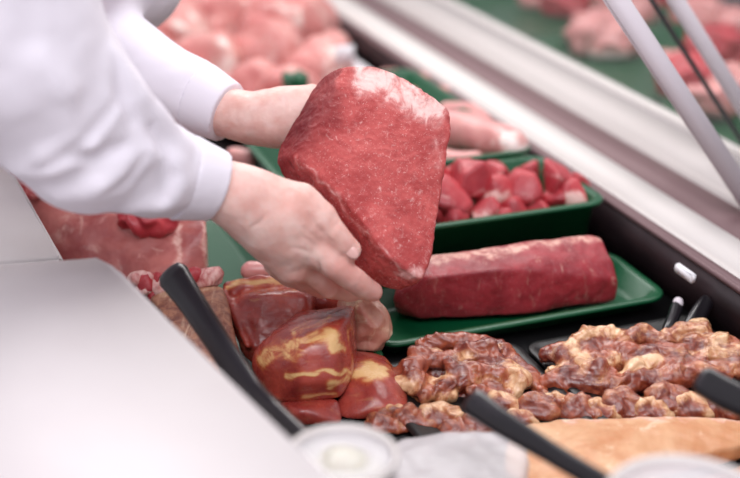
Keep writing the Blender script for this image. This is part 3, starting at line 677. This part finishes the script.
# large marinated pork at right
dr = lambda x, y: 1.385-.0010*(y-335)
base = [hull([P(545, 350, 1.41), P(600, 345, 1.42), P(700, 335, 1.43), P(760, 345, 1.42), P(760, 385, 1.36), P(640, 396, 1.345), P(580, 396, 1.34), P(543, 385, 1.36), P(560, 392, 1.345), P(600, 360, 1.37), P(720, 355, 1.38), P(600, 396, 1.42), P(740, 390, 1.42)], .006)]
ex = [pxc([(572, 350, 1.375, 6), (577, 339, 1.38, 6.5), (592, 333, 1.385, 8), (610, 334, 1.385, 7), (622, 342, 1.375, 5)], .7), pxc([(572, 350, 1.375, 6), (580, 360, 1.365, 7), (600, 366, 1.355, 8), (614, 360, 1.36, 6)], .95),
      pxc([(545, 356, 1.375, 7), (560, 352, 1.375, 8), (566, 368, 1.36, 8)], .1), pxc([(586, 350, 1.375, 9), (600, 347, 1.38, 9), (614, 350, 1.375, 8)], .0), pxc([(585, 360, 1.37, 9), (610, 372, 1.36, 9)], .2), pxc([(552, 372, 1.355, 7), (590, 380, 1.345, 6), (612, 384, 1.345, 5)], .8), pxc([(625, 340, 1.385, 8), (645, 334, 1.39, 9), (658, 342, 1.385, 8)], .3),
      pxc([(662, 340, 1.385, 9), (680, 333, 1.39, 9), (700, 332, 1.39, 9)], .5), pxc([(690, 345, 1.375, 9), (712, 348, 1.375, 8), (706, 338, 1.385, 7)], .3), pxc([(694, 325, 1.40, 5), (704, 327, 1.40, 6), (700, 334, 1.395, 6)], .8),
      pxc([(548, 384, 1.345, 10), (600, 390, 1.335, 9), (640, 382, 1.335, 10), (700, 374, 1.34, 10), (760, 366, 1.345, 10)], 0), pxc([(626, 374, 1.345, 6), (640, 366, 1.35, 7), (656, 362, 1.355, 6)], 1), pxc([(670, 358, 1.36, 6), (710, 356, 1.36, 6), (750, 350, 1.36, 6)], .6),
      pxc([(625, 352, 1.37, 9), (650, 354, 1.365, 8), (665, 352, 1.37, 7)], .0), pxc([(615, 384, 1.33, 2), (680, 372, 1.335, 2), (750, 366, 1.335, 2)], 1), pxc([(720, 342, 1.375, 8), (745, 350, 1.37, 8)], .3)]
mt('marinated_pork', [(.003, base), (.0025, folds(ex, 16, (560, 730, 346, 378), dr, (5, 9), 22, .25))], 'marin', 'large curled marinated pork piece in the right black tray', cut=lambda X, d: np.maximum(d, X@vh.astype(np.float32)-.828), vox=.0015, k=.004, disp=((.0030, 26, 'w'), (.0014, 70, 'w'), (.0004, 180, 'n')), fatw=.006, seed=9)

# row of small curled slices
CS = [(385, 424, 10, 'leftmost curled slice, beside the clear tub'), (398, 412, 7, 'small pale curl right of the ham with the fat cap'), (412, 420, 11, 'ridged curled slice in front of the left marinated slab'), (440, 416, 12, 'curled slice with a cream crest near the far end of the black handle'), (455, 428, 9, 'low curled slice behind the middle black handle tip'),
      (500, 402, 9, 'small curl just right of the middle black handle'), (536, 406, 10, 'dark curl between the two marinated pieces'), (556, 402, 7, 'narrow pale curl next to the dark one'), (578, 408, 11, 'curled slice under the left end of the large marinated piece'), (600, 410, 9, 'flat curl before the loop of fat'), (622, 404, 12, 'curled slice with an orange back, under the long red bar'),
      (650, 410, 10, 'low curl between two taller ones at right'), (668, 400, 13, 'tallest curled slice at right, with a cream edge'), (690, 406, 10, 'curl just left of the right black handle'), (716, 404, 11, 'curl beneath the right black handle'), (738, 408, 11, 'rightmost curled slice at the picture edge'), (476, 425, 9, 'low curl under the middle black handle'), (520, 418, 8, 'flat curl above the corner of the tan slab')]
for i, (x, y, r, ds_) in enumerate(CS):
    d = 1.30-.0010*(y-400); r *= 1.25
    g_ = [pxc([(x-r*1.1, y+r*.5, d, r*.5), (x-r*.8, y-r*.3, d, r*.55), (x, y-r*.65, d+.005, r*.5), (x+r*.9, y-r*.1, d, r*.55), (x+r*1.3, y+r*.5, d-.005, r*.5)], .75 if i % 2 else .3), pxc([(x-r*.4, y+r*.4, d-.004, r*.6), (x+r*.6, y+r*.5, d-.004, r*.6)], 0), pxc([(x-r*.9, y+r*.9, d+.005, r*.7), (x+r*1.1, y+r*.9, d+.005, r*.7)], .1)]
    mt('curled_slice', [(.003, g_)], 'marin', 'marinated '+ds_, 'meat', 'curled marinated slices in the front row', vox=.0016, disp=((.0028, 36, 'w'), (.0008, 110, 'f')), fatw=.006, seed=i+60)

# tan smoked slabs in front
s1 = [P(520, 424, 1.235), P(560, 418, 1.25), P(680, 414, 1.255), P(750, 418, 1.25), P(760, 440, 1.215), P(735, 446, 1.20), P(700, 445, 1.20), P(668, 456, 1.18), P(600, 478, 1.15), P(530, 490, 1.13), P(505, 470, 1.16), P(505, 440, 1.20)]
mt('smoked_belly_slab', [hull(s1+[p-zh*.018 for p in s1], .004)], 'slab', 'tan smoked pork slab with a pinkish top edge, in front of the curled slices', vox=.002, disp=((.0022, 14, 'f'), (.0012, 50, 'f')), seed=30, paint=[([(560, 420), (640, 416), (750, 420)], 4, .7)])
s2 = [P(610, 455, 1.20), P(750, 440, 1.215), P(790, 470, 1.15), P(760, 510, 1.10), P(560, 520, 1.10), P(540, 495, 1.13)]
mt('smoked_belly_slab', [hull([p-zh*.022 for p in s2]+[p-zh*.042 for p in s2], .004)], 'slab', 'lower tan slab peeking out beneath the first, beside the white tub rim', vox=.0025, disp=((.0022, 14, 'f'),), seed=31)

# ================================================================ TUBS, FILM, HANDLES
def tub(px, py, rpx, ry, z, h, label, name='deli_tub', fill=True):
    c = G(px, py, z); d = (CH-z)/(SP+CP*(py-239)/F); r = rpx/F*d
    t = thing(name, (c[0], c[1], z-h), label, 'tub', None)
    link('bowl', lathe([(r*.2, z-h), (r*.78, z-h), (r*.8, z-h+.002), (r*.97, z-.004), (r*.99, z-.003), (r*.99, z-.001), (r*.95, z-.002), (r*.78, z-.045), (0.0005, z-.045)], c[0], c[1]), M['film'], t)
    link('rim', lathe([(r*.93, z-.001), (r*1.0, z-.003), (r*1.02, z), (r*1.01, z+.004), (r*.97, z+.005), (r*.93, z+.002), (r*.93, z-.001)], c[0], c[1]), M['sill'], t)
    link('lid', lathe([(.0005, z-.0015), (r*.6, z-.001), (r*.86, z-.002), (r*.925, z+.001)], c[0], c[1]), M['clear'], t)
    if fill: 
        tag(link('salad', sdf_mesh([prim([(c[0]+r*.52*math.cos(a), c[1]+r*.52*math.sin(a), z-.026), (c[0]+r*.15*math.cos(a+1), c[1]+r*.15*math.sin(a+1), z-.024)], [r*.22, r*.26]) for a in np.arange(0, 6.2, 1.05)], vox=.003, k=.01, disp=((.003, 30, 'f'),)), M['salad']), 'creamy pale salad inside the clear tub', 'salad')
    return t
tub(342, 458, 56, 30, .165, .163, 'clear round tub of pale salad beside the long black handle', fill=True)
tub(690, 506, 84, 44, .185, .183, 'white rimmed round tub cut off by the bottom right edge', fill=False)
fp = [P(398, 440, 1.13), P(430, 434, 1.14), P(505, 428, 1.14), P(524, 436, 1.12), P(527, 470, 1.08), P(520, 500, 1.04), P(400, 500, 1.04), P(388, 470, 1.08)]
mt('clear_food_pack', [hull(fp+[np.array((p[0], p[1], .001)) for p in fp], .006)], 'film', 'cloudy clear plastic pack left of the tan slab at the bottom edge', 'pack', vox=.0025, disp=((.003, 20, 'f'), (.002, 35, 'r')), seed=44)

def handle(chain, label, name='serving_tongs', group='black utensil handles', flat=.55):
    pts = [(P(a, b, d), r/F*d) for a, b, d, r in chain]
    # flattened, tapered solid swept along the chain
    bm = bmesh.new(); rings = []
    n = len(pts); view = np.array((0, CP, -SP))
    P_ = [p for p, _ in pts]; dense = []
    for i in range(n-1):
        for t in np.linspace(0, 1, 6, endpoint=False):
            a = P_[max(i-1, 0)]; b = P_[i]; c = P_[i+1]; e = P_[min(i+2, n-1)]
            q = .5*((2*b)+(-a+c)*t+(2*a-5*b+4*c-e)*t*t+(-a+3*b-3*c+e)*t**3); dense.append((q, pts[i][1]*(1-t)+pts[i+1][1]*t))
    dense.append(pts[-1]); m = len(dense)
    for i, (q, r) in enumerate(dense):
        t = dense[min(i+1, m-1)][0]-dense[max(i-1, 0)][0]; t /= np.linalg.norm(t); s_ = np.cross(t, -view); s_ /= np.linalg.norm(s_); nn = np.cross(s_, t)
        if i == 0: r_ = [(r*.45, -r*.35), (r*.8, -r*.15)]
        else: r_ = [(r, 0)]
        for rr, sh in r_:
            rings.append([bm.verts.new(q+t*sh+s_*rr*math.copysign(abs(math.cos(a))**.7, math.cos(a))+nn*rr*flat*math.copysign(abs(math.sin(a))**.7, math.sin(a))) for a in np.linspace(0, 2*math.pi, 20, endpoint=False)])
    for a, b in zip(rings, rings[1:]):
        for i in range(20): bm.faces.new((a[i], a[(i+1) % 20], b[(i+1) % 20], b[i]))
    bm.faces.new(rings[0]); bm.faces.new(rings[-1])
    return tag(link(name, bm_mesh(bm), M['handle']), label, 'utensil', group)
handle([(172, 274, 1.24, 17), (190, 300, 1.215, 14), (220, 345, 1.17, 13), (248, 388, 1.13, 14), (268, 412, 1.10, 16), (300, 440, 1.06, 14), (350, 482, 1.0, 13), (400, 525, .95, 13)], 'long glossy black handle along the edge of the white worktop', 'serving_knife')
handle([(472, 401, 1.06, 15), (500, 421, 1.03, 13.5), (550, 452, .99, 11), (600, 482, .95, 11), (680, 528, .9, 11)], 'black handle pointing up from the bottom edge over the tan slab', 'serving_spoon')
handle([(702, 380, 1.10, 15), (728, 395, 1.08, 16), (770, 415, 1.05, 14)], 'short black handle end entering at the right edge', 'serving_spoon')
# tongs and clip near the case wall
handle([(677, 306, 1.46, 6), (673, 318, 1.44, 6), (668, 330, 1.42, 6), (664, 345, 1.41, 5)], 'small black peg with a pale tip behind the large marinated pork', 'tray_peg', None, .9)
tag(link('peg_cap', sdf_mesh([prim([P(678, 302, 1.462), P(678, 304, 1.46)], [.006, .006])], vox=.0015), M['steel']), 'pale round cap on the small black peg', 'cap')
handle([(708, 300, 1.47, 7), (700, 312, 1.45, 9), (692, 326, 1.43, 9), (684, 345, 1.41, 9)], 'dark shiny utensil lying between peg and case wall', 'serving_tongs', None, .5)
c = G(691, 272, TOPZ-.004)
tag(link('price_clip', beam(c-uh*.018+vh*-.008, c+uh*.018-vh*.008, .012, .008, zh, .002), M['tag']), 'tiny white clip on the mauve trim of the case', 'clip')
